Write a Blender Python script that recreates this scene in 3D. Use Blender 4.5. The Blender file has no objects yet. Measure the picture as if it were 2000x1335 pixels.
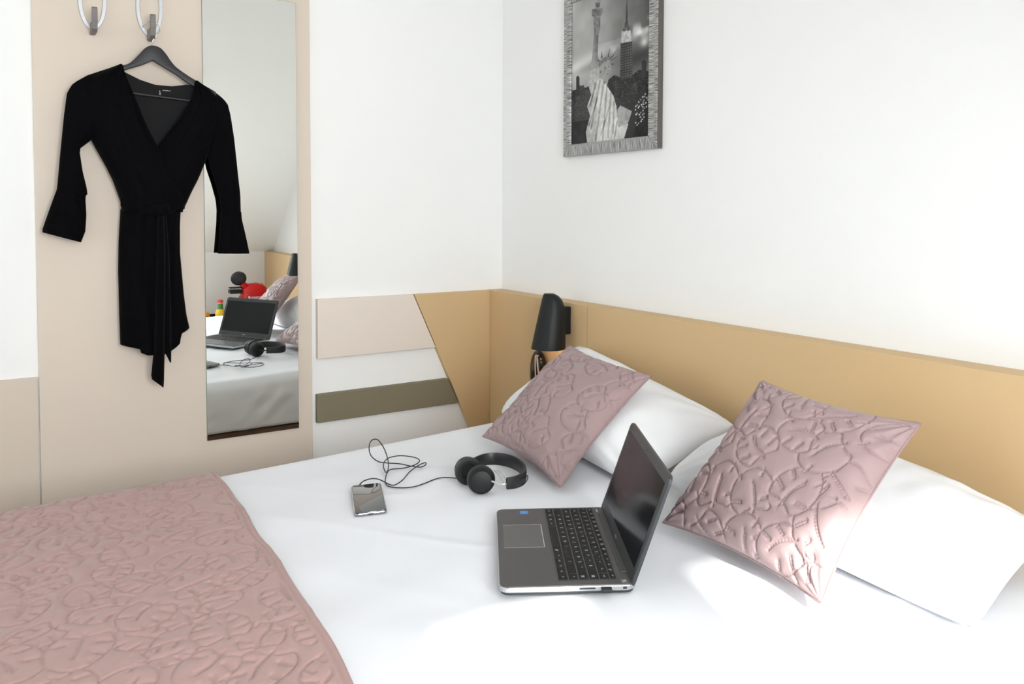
import bpy, bmesh, math, random
import numpy as np
from mathutils import Vector, Matrix
random.seed(4)
RNG = np.random.default_rng(7)
scn = bpy.context.scene
COL = scn.collection

# ------------------------------------------------------------------ camera
def make_camera():
    yaw, pitch, roll = 0.571231, 0.041241, 0.003136
    f = Vector((math.sin(yaw)*math.cos(pitch), math.cos(yaw)*math.cos(pitch), -math.sin(pitch)))
    r = Vector((math.cos(yaw), -math.sin(yaw), 0)); u = r.cross(f)
    c, s = math.cos(roll), math.sin(roll)
    r2 = c*r + s*u; u2 = -s*r + c*u
    cd = bpy.data.cameras.new('camera'); co = bpy.data.objects.new('camera', cd); COL.objects.link(co)
    M = Matrix((r2, u2, -f)).transposed().to_4x4(); M.translation = Vector((-1.52097, -2.42203, 1.22689))
    co.matrix_world = M
    cd.sensor_fit = 'HORIZONTAL'; cd.sensor_width = 36; cd.lens = 1550.78/2000*36
    cd.shift_x = 0; cd.shift_y = -(667.5-477.99)/2000
    cd.clip_start = .02
    scn.camera = co
make_camera()

# ------------------------------------------------------------------ light
scn.view_settings.view_transform = 'Standard'; scn.view_settings.look = 'None'
scn.view_settings.gamma = 1; scn.view_settings.use_curve_mapping = False
scn.view_settings.exposure = -0.17
w = bpy.data.worlds.new('sky'); scn.world = w; w.use_nodes = True
bg = w.node_tree.nodes['Background']; bg.inputs[0].default_value = (.80, .90, 1, 1); bg.inputs[1].default_value = 1.6
sd = bpy.data.lights.new('sun', 'SUN'); so = bpy.data.objects.new('sun', sd); COL.objects.link(so)
sd.energy = 12.5; sd.angle = math.radians(1.2); sd.color = (1, .97, .92)
so.rotation_euler = Vector((.52, 1.45, -1)).to_track_quat('-Z', 'Y').to_euler()
def area(name, loc, direction, sx, sy, power, color):
    d = bpy.data.lights.new(name, 'AREA'); d.shape = 'RECTANGLE'; d.size = sx; d.size_y = sy
    d.energy = power; d.color = color
    o = bpy.data.objects.new(name, d); COL.objects.link(o); o.location = loc
    o.rotation_euler = Vector(direction).to_track_quat('-Z', 'Y').to_euler()
    return o
SL = Vector((0, .669, -.743))                     # inward normal of the sloping roof
DAY = (.975, .975, 1.0)
DORMER = [(-1.215, -.795, 1.868), (-1.675, -1.390, 1.905)]      # the two dormer windows: x range, head height
for x0, x1, zh in DORMER:                             # daylight standing in the two dormer windows
    area('dormer_daylight', ((x0+x1)/2, -3.30, 1.41), (0, 1, -.02), x1-x0, .82, 96*(x1-x0), DAY)
area('foot_fill_light', (-3.95, -1.0, 1.35), (1, .0, -.02), 1.5, 1.4, 15, DAY)  # added fill to brighten the headboard wall; no known source on this side
cy = scn.cycles
cy.use_denoising = True
cy.max_bounces = 10; cy.diffuse_bounces = 7; cy.glossy_bounces = 5; cy.transparent_max_bounces = 8
cy.caustics_reflective = True; cy.caustics_refractive = False
cy.sample_clamp_indirect = 6

# ------------------------------------------------------------------ materials
def lin(r, g, b):
    f = lambda c: (c/255/12.92) if c/255 <= .04045 else ((c/255+.055)/1.055)**2.4
    return (f(r), f(g), f(b), 1)
def mat(name, col, rough=.6, metal=0, noise=None, bump=None, spec=.5, sheen=0, coat=0, emit=None, var=0.0):
    m = bpy.data.materials.new(name); m.use_nodes = True
    nt = m.node_tree; b = nt.nodes['Principled BSDF']
    if len(col) == 3: col = (*col, 1)
    b.inputs['Base Color'].default_value = col
    b.inputs['Roughness'].default_value = rough; b.inputs['Metallic'].default_value = metal
    b.inputs['Specular IOR Level'].default_value = spec
    b.inputs['Sheen Weight'].default_value = sheen; b.inputs['Coat Weight'].default_value = coat
    if emit:
        b.inputs['Emission Color'].default_value = (*emit[:3], 1); b.inputs['Emission Strength'].default_value = emit[3]
    tc = nt.nodes.new('ShaderNodeTexCoord')
    if var:
        n = nt.nodes.new('ShaderNodeTexNoise'); n.inputs['Scale'].default_value = noise or 8; n.inputs['Detail'].default_value = 4
        nt.links.new(tc.outputs['Object'], n.inputs['Vector'])
        mx = nt.nodes.new('ShaderNodeMix'); mx.data_type = 'RGBA'
        mx.inputs[6].default_value = tuple(c*(1-var) for c in col[:3])+(1,)
        mx.inputs[7].default_value = tuple(min(1, c*(1+var)) for c in col[:3])+(1,)
        nt.links.new(n.outputs['Fac'], mx.inputs[0]); nt.links.new(mx.outputs[2], b.inputs['Base Color'])
    if bump:
        scale, strength, dist = bump
        n = nt.nodes.new('ShaderNodeTexNoise'); n.inputs['Scale'].default_value = scale; n.inputs['Detail'].default_value = 3
        nt.links.new(tc.outputs['Object'], n.inputs['Vector'])
        bp = nt.nodes.new('ShaderNodeBump'); bp.inputs['Strength'].default_value = strength; bp.inputs['Distance'].default_value = dist
        nt.links.new(n.outputs['Fac'], bp.inputs['Height']); nt.links.new(bp.outputs['Normal'], b.inputs['Normal'])
    return m
M = {}
M['wall'] = mat('wall_paint', (.842, .84, .834), .85, bump=(220, .08, .002), var=.008, noise=2, spec=.2)
M['ceiling'] = mat('ceiling_paint', (.90, .90, .885), .9, spec=.2)
M['floor'] = mat('floor_vinyl', (.56, .48, .39), .45, var=.25, noise=5)
M['panel'] = mat('beige_laminate', (.64, .553, .472), .55, var=.01, noise=3, bump=(400, .04, .001), spec=.3)
M['dado'] = mat('beige_dado_laminate', (.61, .525, .445), .6, var=.01, spec=.3)
M['pink'] = mat('pale_blush_laminate', (.73, .645, .575), .6, var=.01, spec=.3)
M['olive'] = mat('olive_laminate', (.20, .172, .112), .6, var=.02, spec=.3)
M['tan'] = mat('tan_laminate', (.59, .415, .225), .55, var=.02, noise=4, bump=(350, .04, .001), spec=.3)
M['mirror'] = mat('mirror_glass', (.92, .945, .92), .0, 1)
M['mirror_edge'] = mat('mirror_edge', (.16, .22, .19), .2)
M['silver'] = mat('brushed_silver', (.58, .59, .62), .3, .4)
M['grey_plastic'] = mat('grey_plastic', (.17, .15, .145), .5)
M['wire'] = mat('steel_wire', (.6, .6, .6), .25, 1)
M['black_wood'] = mat('black_hanger', (.012, .012, .014), .5)
M['velvet'] = mat('black_velvet', (.0028, .0025, .0032), .9, spec=.03, sheen=.015, bump=(60, .3, .004))
M['lining'] = mat('black_lining', (.007, .007, .008), .75, spec=.2)
M['white_thread'] = mat('white_print', (.42, .42, .42), .8)
M['linen'] = mat('white_cotton', (.755, .765, .80), .85, spec=.15, bump=(900, .1, .0006))
M['pillowcase'] = mat('white_pillowcase', (.79, .795, .815), .85, spec=.15, bump=(900, .1, .0006))
M['mauve'] = mat('mauve_quilted_satin', (.385, .245, .228), .55, spec=.3, sheen=.15, bump=(1300, .12, .0005))
M['cushion'] = mat('mauve_cushion_satin', (.312, .217, .219), .62, spec=.35, sheen=.15, bump=(1300, .12, .0005))
M['mauve_trim'] = mat('mauve_trim', (.29, .20, .20), .6, spec=.3)
M['brown_wood'] = mat('brown_bed_wood', (.15, .085, .055), .5, var=.3, noise=12)
M['mattress'] = mat('mattress_ticking', (.7, .7, .68), .8)
M['black'] = mat('matt_black_metal', (.008, .009, .010), .5, spec=.3)
M['black_gloss'] = mat('gloss_black_plastic', (.008, .008, .009), .12)
M['black_rubber'] = mat('black_rubber', (.013, .013, .014), .6)
M['leatherette'] = mat('black_leatherette', (.012, .012, .013), .45, bump=(300, .15, .001))
M['cord'] = mat('beige_cord', (.62, .42, .26), .6)
M['warm'] = mat('warm_bulb', (1, .8, .5), .4, emit=(1, .62, .28, 6))
M['lap'] = mat('graphite_aluminium', (.095, .09, .088), .42, .55, bump=(900, .06, .0004))
M['lap_side'] = mat('bright_aluminium_edge', (.50, .51, .53), .3, .85)
M['key'] = mat('black_keycap', (.010, .010, .010), .55, spec=.2)
M['lid_shell'] = mat('dark_lid_metal', (.05, .052, .056), .4, .4)
M['well'] = mat('keyboard_recess', (.075, .07, .068), .5, spec=.3)
M['legend'] = mat('key_print', (.62, .62, .62), .7)
M['bezel'] = mat('dark_bezel', (.022, .025, .026), .42)
M['screen'] = mat('dark_lcd', (.004, .005, .007), .12, spec=.27)
M['touch'] = mat('touchpad_surface', (.12, .115, .112), .4, .4)
M['chrome'] = mat('chrome', (.75, .75, .75), .12, 1)
M['steel'] = mat('phone_steel', (.30, .30, .32), .22, .9)
M['blue'] = mat('blue_sticker', (.03, .22, .62), .35)
M['paleblue'] = mat('pale_blue_print', (.45, .65, .9), .4)
M['phone_glass'] = mat('phone_glass', (.012, .015, .015), .03, spec=.9, coat=.6)
M['red'] = mat('red_gloss_plastic', (.55, .006, .006), .25, spec=.3, coat=.1)
M['tank'] = mat('pink_tint_plastic', (.55, .30, .34), .15)
M['juice'] = mat('orange_juice', (.85, .52, .01), .15, coat=.4)
M['green'] = mat('green_label', (.06, .22, .05), .5)
M['redcap'] = mat('red_cap', (.62, .05, .06), .4)
M['orange'] = mat('orange_peel', (.72, .28, .03), .5, bump=(120, .3, .002))
M['darkred'] = mat('dark_red_jar', (.25, .015, .02), .3)
M['white_plastic'] = mat('white_plastic', (.8, .8, .8), .4)
def frame_mat(axis):
    m = mat('streaked_pewter_%s' % axis, (.3, .3, .3), .38, .35)
    nt = m.node_tree; b = nt.nodes['Principled BSDF']
    tc = nt.nodes['Texture Coordinate']; mp = nt.nodes.new('ShaderNodeMapping')
    mp.inputs['Scale'].default_value = (1, 500, 30) if axis == 'y' else (1, 30, 500)
    n = nt.nodes.new('ShaderNodeTexNoise'); n.inputs['Scale'].default_value = 1; n.inputs['Detail'].default_value = 2
    r = nt.nodes.new('ShaderNodeValToRGB'); e = r.color_ramp.elements
    e[0].position = .36; e[0].color = (.10, .10, .095, 1); e[1].position = .66; e[1].color = (.58, .58, .565, 1)
    nt.links.new(tc.outputs['Object'], mp.inputs[0]); nt.links.new(mp.outputs[0], n.inputs['Vector'])
    nt.links.new(n.outputs['Fac'], r.inputs[0]); nt.links.new(r.outputs[0], b.inputs['Base Color'])
    bp = nt.nodes.new('ShaderNodeBump'); bp.inputs['Strength'].default_value = .5; bp.inputs['Distance'].default_value = .001
    nt.links.new(n.outputs['Fac'], bp.inputs['Height']); nt.links.new(bp.outputs['Normal'], b.inputs['Normal'])
    return m
M['frame_y'] = frame_mat('y'); M['frame_z'] = frame_mat('z')
M['frame_side'] = mat('frame_side_brown', (.10, .085, .075), .5)
def print_mat():
    m = mat('photo_print', (.5, .5, .5), .4, spec=.2); nt = m.node_tree
    a = nt.nodes.new('ShaderNodeAttribute'); a.attribute_name = 'print'
    nt.links.new(a.outputs['Color'], nt.nodes['Principled BSDF'].inputs['Base Color'])
    return m
M['print'] = print_mat()
def glass_mat():
    m = bpy.data.materials.new('window_glass'); m.use_nodes = True; nt = m.node_tree; nt.nodes.clear()
    o = nt.nodes.new('ShaderNodeOutputMaterial'); mx = nt.nodes.new('ShaderNodeMixShader')
    t = nt.nodes.new('ShaderNodeBsdfTransparent'); g = nt.nodes.new('ShaderNodeBsdfGlossy'); g.inputs['Roughness'].default_value = .02
    t.inputs[0].default_value = (.96, .98, .97, 1)
    mx.inputs[0].default_value = .05
    nt.links.new(t.outputs[0], mx.inputs[1]); nt.links.new(g.outputs[0], mx.inputs[2]); nt.links.new(mx.outputs[0], o.inputs[0])
    return m
M['glass'] = glass_mat()

# ------------------------------------------------------------------ mesh helpers
def link(name, me, m, parent=None, local=False, smooth=False):
    o = bpy.data.objects.new(name, me); COL.objects.link(o)
    if m: me.materials.append(M[m] if isinstance(m, str) else m)
    if smooth and len(me.polygons): me.polygons.foreach_set('use_smooth', [True]*len(me.polygons))
    if parent:
        o.parent = parent
        if not local: o.matrix_parent_inverse = WM[parent.name].inverted()
    return o
WM = {}
def pydata(name, v, f, m, parent=None, local=False, smooth=False):
    me = bpy.data.meshes.new(name); me.from_pydata([tuple(map(float, p)) for p in v], [], f); me.update()
    o = link(name, me, m, parent, local, smooth); WM[o.name] = parent and Matrix() or Matrix(); return o
def frombm(name, bm, m, parent=None, local=False, smooth=False):
    bmesh.ops.recalc_face_normals(bm, faces=bm.faces)
    me = bpy.data.meshes.new(name); bm.to_mesh(me); bm.free()
    o = link(name, me, m, parent, local, smooth); WM[o.name] = Matrix(); return o
def tag(o, label=None, cat=None, group=None, kind=None):
    if label: o['label'] = label
    if cat: o['category'] = cat
    if group: o['group'] = group
    if kind: o['kind'] = kind
    return o
def thing(name, label, cat, loc, group=None, mat4=None):
    o = bpy.data.objects.new(name, None); COL.objects.link(o); o.empty_display_size = .05
    mw = Matrix.Translation(Vector(loc)) if mat4 is None else mat4
    o.matrix_world = mw; WM[o.name] = mw.copy()
    return tag(o, label, cat, group)
def bm_box(bm, lo, hi, bevel=0, seg=2):
    lo, hi = Vector(lo), Vector(hi)
    r = bmesh.ops.create_cube(bm, size=1)
    vs = r['verts']
    for v in vs: v.co = Vector([(lo[i]+hi[i])/2 + v.co[i]*(hi[i]-lo[i]) for i in range(3)])
    if bevel:
        es = list({e for v in vs for e in v.link_edges})
        bmesh.ops.bevel(bm, geom=es, offset=bevel, segments=seg, affect='EDGES', profile=.5)
def box(name, lo, hi, m, parent=None, bevel=0, local=False, seg=2):
    bm = bmesh.new(); bm_box(bm, lo, hi, bevel, seg); return frombm(name, bm, m, parent, local)
def prism(name, pts, axis, a, b, m, parent=None, bevel=0, local=False, smooth=False, seg=2):
    """polygon pts (2-D) extruded along axis from a to b"""
    bm = bmesh.new()
    def P(p, t):
        if axis == 'y': return (p[0], t, p[1])
        if axis == 'x': return (t, p[0], p[1])
        return (p[0], p[1], t)
    A = [bm.verts.new(P(p, a)) for p in pts]; B = [bm.verts.new(P(p, b)) for p in pts]
    bm.faces.new(A); bm.faces.new(B[::-1]); n = len(pts)
    for i in range(n): bm.faces.new((A[i], A[(i+1) % n], B[(i+1) % n], B[i]))
    bmesh.ops.recalc_face_normals(bm, faces=bm.faces)
    if bevel:
        es = [e for e in bm.edges if len(e.link_faces) == 2 and e.calc_face_angle(0) > .7]
        bmesh.ops.bevel(bm, geom=es, offset=bevel, segments=seg, affect='EDGES', profile=.5)
    return frombm(name, bm, m, parent, local, smooth)
def spline(pts, n, closed=False):
    P = [np.array(p, float) for p in pts]; N = len(P); out = []
    rng = range(N if closed else N-1)
    for i in rng:
        g = (lambda k: P[k % N]) if closed else (lambda k: P[min(max(k, 0), N-1)])
        p0, p1, p2, p3 = g(i-1), g(i), g(i+1), g(i+2)
        for t in np.arange(n)/n:
            out.append(.5*((2*p1)+(-p0+p2)*t+(2*p0-5*p1+4*p2-p3)*t*t+(-p0+3*p1-3*p2+p3)*t**3))
    if not closed: out.append(P[-1])
    return out
def bm_tube(bm, pts, rad, sides=8, closed=False, cap=True, flat=None):
    pts = [Vector(p) for p in pts]; n = len(pts); rings = []
    rads = rad if hasattr(rad, '__len__') else [rad]*n
    prev = None
    for i, p in enumerate(pts):
        a = pts[i-1] if (i or closed) else pts[0]; b = pts[(i+1) % n] if (i < n-1 or closed) else pts[-1]
        t = (b-a).normalized()
        if prev is None:
            up = Vector((0, 0, 1)) if abs(t.z) < .9 else Vector((1, 0, 0)); s = t.cross(up).normalized()
        else:
            s = prev - t*prev.dot(t)
            s = s.normalized() if s.length > 1e-6 else t.orthogonal().normalized()
        prev = s; q = s.cross(t)
        rings.append([bm.verts.new(p + rads[i]*(math.cos(k*2*math.pi/sides)*s + math.sin(k*2*math.pi/sides)*q)) for k in range(sides)])
    for i in range(n if closed else n-1):
        A, B = rings[i], rings[(i+1) % n]
        for k in range(sides): bm.faces.new((A[k], A[(k+1) % sides], B[(k+1) % sides], B[k]))
    if cap and not closed: bm.faces.new(rings[0][::-1]); bm.faces.new(rings[-1])
def tube(name, pts, rad, m, parent=None, sides=8, closed=False, local=False):
    bm = bmesh.new(); bm_tube(bm, pts, rad, sides, closed); return frombm(name, bm, m, parent, local, True)
def bm_lathe(bm, prof, origin, axis=(0, 0, 1), seg=32):
    ax = Vector(axis).normalized(); s = ax.orthogonal().normalized(); t = ax.cross(s); O = Vector(origin); rings = []
    for r, h in prof:
        if r < 1e-6: rings.append([bm.verts.new(O+ax*h)])
        else: rings.append([bm.verts.new(O+ax*h+r*(math.cos(k*2*math.pi/seg)*s+math.sin(k*2*math.pi/seg)*t)) for k in range(seg)])
    for A, B in zip(rings, rings[1:]):
        for k in range(seg):
            a = A[k % len(A)], A[(k+1) % len(A)]; b = B[k % len(B)], B[(k+1) % len(B)]
            vs = []
            for v in (a[0], a[1], b[1], b[0]):
                if v not in vs: vs.append(v)
            if len(vs) > 2: bm.faces.new(vs)
def lathe(name, prof, origin, m, parent=None, axis=(0, 0, 1), seg=32, local=False, smooth=True):
    bm = bmesh.new(); bm_lathe(bm, prof, origin, axis, seg); o = frombm(name, bm, m, parent, local, smooth); return sharp(o)
def sharp(o, ang=40):
    me = o.data; me.polygons.foreach_set('use_smooth', [True]*len(me.polygons))
    try: me.set_sharp_from_angle(angle=math.radians(ang))
    except Exception: pass
    return o
def gridfaces(nu, nv, off=0, closed_v=False):
    f = []
    for i in range(nu-1):
        for j in range(nv if closed_v else nv-1):
            a = off+i*nv+j; b = off+i*nv+(j+1) % nv
            f.append((a, b, b+nv, a+nv))
    return f
# smooth value noise on arrays
def vnoise(x, y, seed, scale):
    g = np.random.default_rng(seed).random((64, 64))
    X = np.asarray(x)/scale; Y = np.asarray(y)/scale
    xi = np.floor(X).astype(int); yi = np.floor(Y).astype(int); fx = X-xi; fy = Y-yi
    fx = fx*fx*fx*(fx*(fx*6-15)+10); fy = fy*fy*fy*(fy*(fy*6-15)+10)
    G = lambda a, b: g[a % 64, b % 64]
    return ((G(xi, yi)*(1-fx)+G(xi+1, yi)*fx)*(1-fy)+(G(xi, yi+1)*(1-fx)+G(xi+1, yi+1)*fx)*fy)*2-1
def ridged(x, y, seed, scale): return 1-np.abs(vnoise(x, y, seed, scale))*2

# ------------------------------------------------------------------ leaf quilting pattern (height map, metres)
def leaf_lines(rng):
    L = []
    t = np.linspace(.10, 2*math.pi-.10, 40)+math.pi
    x = .43*np.sin(t)*(1-.10*np.cos(t)); y = .5*np.cos(t)+.10*np.exp(-((t-2*math.pi+math.pi-.0)/.35)**2)*0
    y = np.where(np.cos(t) < -.8, y+.9*(-.8-np.cos(t)), y)
    L.append(np.stack([x, y], 1))
    k = np.linspace(0, 1, 9); bend = rng.uniform(-.08, .08)
    L.append(np.stack([.02+bend*np.sin(k*3), -.40+.62*k], 1)); L.append(np.stack([.055+bend*np.sin(k*3), -.34+.50*k], 1))
    for sgn in (-1, 1):
        for yy, dy in ((-.20, .07), (.06, .12), (.27, .13)):
            if rng.random() < .2: continue
            a = np.array([sgn*.40*math.sqrt(max(0.05, 1-((yy+dy)/.5)**2)), yy+dy]); b = np.array([sgn*rng.uniform(.16, .22), yy+dy*.25]); d = np.array([0, .045])
            L.append(np.stack([a, b, b+d*.5+(b-a)*.06, b+d, a+d], 0))
    return L
def quilt(W, H, step, seed, smin, smax, gap):
    """distance to the nearest stitched line and the run along it"""
    nx, ny = int(round(W/step))+1, int(round(H/step))+1
    D = np.full((nx, ny), .05); S = np.zeros((nx, ny)); used = np.zeros((nx, ny), bool)
    rng = np.random.default_rng(seed)
    pts = []
    for _ in range(int(40*W*H/(smin*smax))):
        c = rng.random(2)*(W, H); s = rng.uniform(smin, smax)
        if any(np.hypot(*(c-p)) < gap*(s+q) for p, q in pts): continue
        pts.append((c, s)); a = rng.random()*6.28; ca, sa = math.cos(a), math.sin(a); R = np.array([[ca, -sa], [sa, ca]])
        i0, i1 = max(0, int((c[0]-.75*s)/step)), min(nx, int((c[0]+.75*s)/step)+1)
        j0, j1 = max(0, int((c[1]-.75*s)/step)), min(ny, int((c[1]+.75*s)/step)+1)
        if i1-i0 < 2 or j1-j0 < 2: continue
        gx, gy = np.meshgrid(np.arange(i0, i1)*step, np.arange(j0, j1)*step, indexing='ij')
        d = np.full(gx.shape, .05); run = np.zeros(gx.shape)
        for l in leaf_lines(rng):
            q = (l*s)@R.T+c; r0 = 0
            for A, B in zip(q[:-1], q[1:]):
                e = B-A; L2 = e@e+1e-12
                t = np.clip(((gx-A[0])*e[0]+(gy-A[1])*e[1])/L2, 0, 1)
                dd = np.hypot(gx-A[0]-t*e[0], gy-A[1]-t*e[1]); m_ = dd < d
                d = np.where(m_, dd, d); run = np.where(m_, r0+t*math.sqrt(L2), run); r0 += math.sqrt(L2)
        rel = np.stack([gx-c[0], gy-c[1]], -1)@R
        inside = (rel[..., 0]/(.44*s))**2+(rel[..., 1]/(.51*s))**2 < 1
        sub, ss = D[i0:i1, j0:j1], S[i0:i1, j0:j1]; u = used[i0:i1, j0:j1]
        m_ = (~u) & (d < sub); sub[m_] = d[m_]; ss[m_] = run[m_]; u |= inside
    return D, S
def quilt_height(DS):
    D, S = DS
    st = .80+.20*np.cos(S*2*math.pi/.0056)
    return 1-.55*np.exp(-(D/.0021)**2)*st-.45*np.exp(-D/.0075)

# ================================================================== SETTING
def struct(o): o['kind'] = 'structure'; return o
XF, YO = -3.8, -3.19                 # foot wall, roof-side wall
struct(box('floor', (XF-.1, YO-.1, -.06), (.1, .12, 0), 'floor'))
struct(box('wall_left', (XF-.1, .012, 0), (.1, .112, 2.6), 'wall'))            # wall with the mirror panel
struct(box('wall_right', (0, YO-.1, 0), (.1, .012, 2.6), 'wall'))              # wall behind the headboard
struct(box('wall_front', (XF-.1, YO-.1, 0), (.1, YO, .95), 'wall'))            # low wall under the roof slope
def wall_hole(name, lo, hi, y0, y1, z0, z1, m):
    bm = bmesh.new()
    bm_box(bm, (lo[0], lo[1], lo[2]), (hi[0], y0, hi[2])); bm_box(bm, (lo[0], y1, lo[2]), (hi[0], hi[1], hi[2]))
    bm_box(bm, (lo[0], y0, lo[2]), (hi[0], y1, z0)); bm_box(bm, (lo[0], y0, z1), (hi[0], y1, hi[2]))
    return frombm(name, bm, m)
struct(wall_hole('wall_rear', (XF-.1, YO-.1, 0), (XF, .112, 2.6), -1.85, -.15, .55, 2.15, 'wall'))
struct(box('ceiling', (XF-.1, -1.50, 2.5), (.1, .112, 2.6), 'ceiling'))
def slope_pt(x, y, d): return Vector((x, y, .95+.9*(y-YO))) - SL*d
DX0, DX1, DZ1 = -1.705, -.705, 1.945
DYT = YO+(DZ1-.95)/.9                               # where the dormer ceiling meets the slope
def slope():
    bm = bmesh.new()
    def slab(x0, x1, y0, y1):
        vs = [bm.verts.new(slope_pt(x, y, d)) for d in (0, .08) for x, y in ((x0, y0), (x1, y0), (x1, y1), (x0, y1))]
        for f in ((0, 1, 2, 3), (7, 6, 5, 4), (0, 4, 5, 1), (1, 5, 6, 2), (2, 6, 7, 3), (3, 7, 4, 0)): bm.faces.new([vs[i] for i in f])
    ylo, yhi = YO-.05, -1.46
    slab(XF-.1, DX0, ylo, yhi); slab(DX1, .1, ylo, yhi); slab(DX0, DX1, DYT, yhi)
    return frombm('wall_slope', bm, 'ceiling')
struct(slope())
def dormer():
    bm = bmesh.new()
    for xa, xb in ((DX0-.03, DX0), (DX1, DX1+.03)):
        A = [bm.verts.new((xa, y, z)) for y, z in ((YO, .95), (YO, DZ1), (DYT, DZ1))]; B = [bm.verts.new((xb, y, z)) for y, z in ((YO, .95), (YO, DZ1), (DYT, DZ1))]
        bm.faces.new(A); bm.faces.new(B[::-1])
        for k in range(3): bm.faces.new((A[k], A[(k+1) % 3], B[(k+1) % 3], B[k]))
    bm_box(bm, (DX0-.03, YO-.1, DZ1), (DX1+.03, DYT+.08, DZ1+.05))
    (a0, a1, za), (b0, b1, zb) = DORMER[1], DORMER[0]
    for lo, hi in (((DX0-.03, YO-.1, .95), (a0, YO, DZ1)), ((a1, YO-.1, .95), (b0, YO, DZ1)), ((b1, YO-.1, .95), (DX1+.03, YO, DZ1)),
                   ((a0, YO-.1, .95), (a1, YO, .99)), ((b0, YO-.1, .95), (b1, YO, .99)), ((a0, YO-.1, za), (a1, YO, DZ1)), ((b0, YO-.1, zb), (b1, YO, DZ1))): bm_box(bm, lo, hi)
    return frombm('wall_dormer', bm, 'wall')
struct(dormer())
for i, (x0, x1, zh) in enumerate(DORMER):
    r = struct(bpy.data.objects.new('window_%d' % (i+1), None)); COL.objects.link(r); r.location = ((x0+x1)/2, YO-.03, .99); WM[r.name] = Matrix.Translation(r.location)
    for lo, hi in (((x0, YO-.05, .99), (x0+.012, YO-.02, zh)), ((x1-.012, YO-.05, .99), (x1, YO-.02, zh)), ((x0+.012, YO-.05, .99), (x1-.012, YO-.02, 1.005)), ((x0+.012, YO-.05, zh-.012), (x1-.012, YO-.02, zh))):
        box('window_frame', lo, hi, 'white_plastic', r)
    box('pane', (x0+.012, YO-.037, 1.005), (x1-.012, YO-.033, zh-.012), 'glass', r)
r = struct(bpy.data.objects.new('window_3', None)); COL.objects.link(r); r.location = (XF-.05, -1.0, .55); WM[r.name] = Matrix.Translation(r.location)  # unseen foot-wall window, added as an opening for the fill light
for lo, hi in (((-3.87, -1.85, .55), (-3.82, -1.79, 2.15)), ((-3.87, -.21, .55), (-3.82, -.15, 2.15)), ((-3.87, -1.79, .55), (-3.82, -.21, .61)),
               ((-3.87, -1.79, 2.09), (-3.82, -.21, 2.15)), ((-3.87, -1.03, .61), (-3.82, -.97, 2.09))):
    box('window_frame', lo, hi, 'white_plastic', r)
box('pane', (-3.85, -1.79, .61), (-3.846, -1.03, 2.09), 'glass', r); box('pane', (-3.85, -.97, .61), (-3.846, -.21, 2.09), 'glass', r)

# ================================================================== MIRROR WALL
t = tag(box('wall_panel', (-1.446, 0, 0), (-.709, .0118, 2.42), 'panel', bevel=.0015),
        'tall beige laminate panel carrying the hooks and the mirror', 'panel')
t = tag(box('dado_panel', (XF+.01, .002, 0), (-1.449, .0118, .788), 'dado', bevel=.0015),
        'low beige panel at the far left, beside the tall panel', 'panel')
tag(prism('wall_strip', [(-.693, .9515), (-.3625, .9495), (-.2785, .7635), (-.693, .7635)], 'y', -.008, .0118, 'pink', bevel=.0012),
    'wide pale blush strip on the white wall, above the olive strip', 'wall strip', 'coloured strips on the wall')
tag(prism('wall_strip', [(-.696, .6505), (-.2312, .6505), (-.189, .5600), (-.696, .5600)], 'y', -.008, .0118, 'olive', bevel=.0025),
    'narrow olive green strip on the white wall, under the blush strip', 'wall strip', 'coloured strips on the wall')
tag(prism('corner_panel', [(-.3597, .9495), (-.0625, .9495), (-.0625, .30), (-.068, .30)], 'y', -.009, .0118, 'tan', bevel=.0012),
    'tan panel with a slanting edge filling the room corner', 'panel')
# mirror
ang = .012; cxm = (-1.0269-.7549)/2
mm = Matrix.Translation((cxm, -.0055, 1.208)) @ Matrix.Rotation(-ang, 4, 'Z')
mr = thing('wall_mirror', 'tall narrow frameless mirror on the beige panel', 'mirror', (0, 0, 0), mat4=mm)
box('mirror_back', (-.1359, -.0005, -.6535), (.1359, .0045, .6535), 'mirror_edge', mr, local=True)
box('mirror_glass', (-.1352, -.0022, -.6528), (.1352, -.0006, .6528), 'mirror', mr, local=True)

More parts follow.
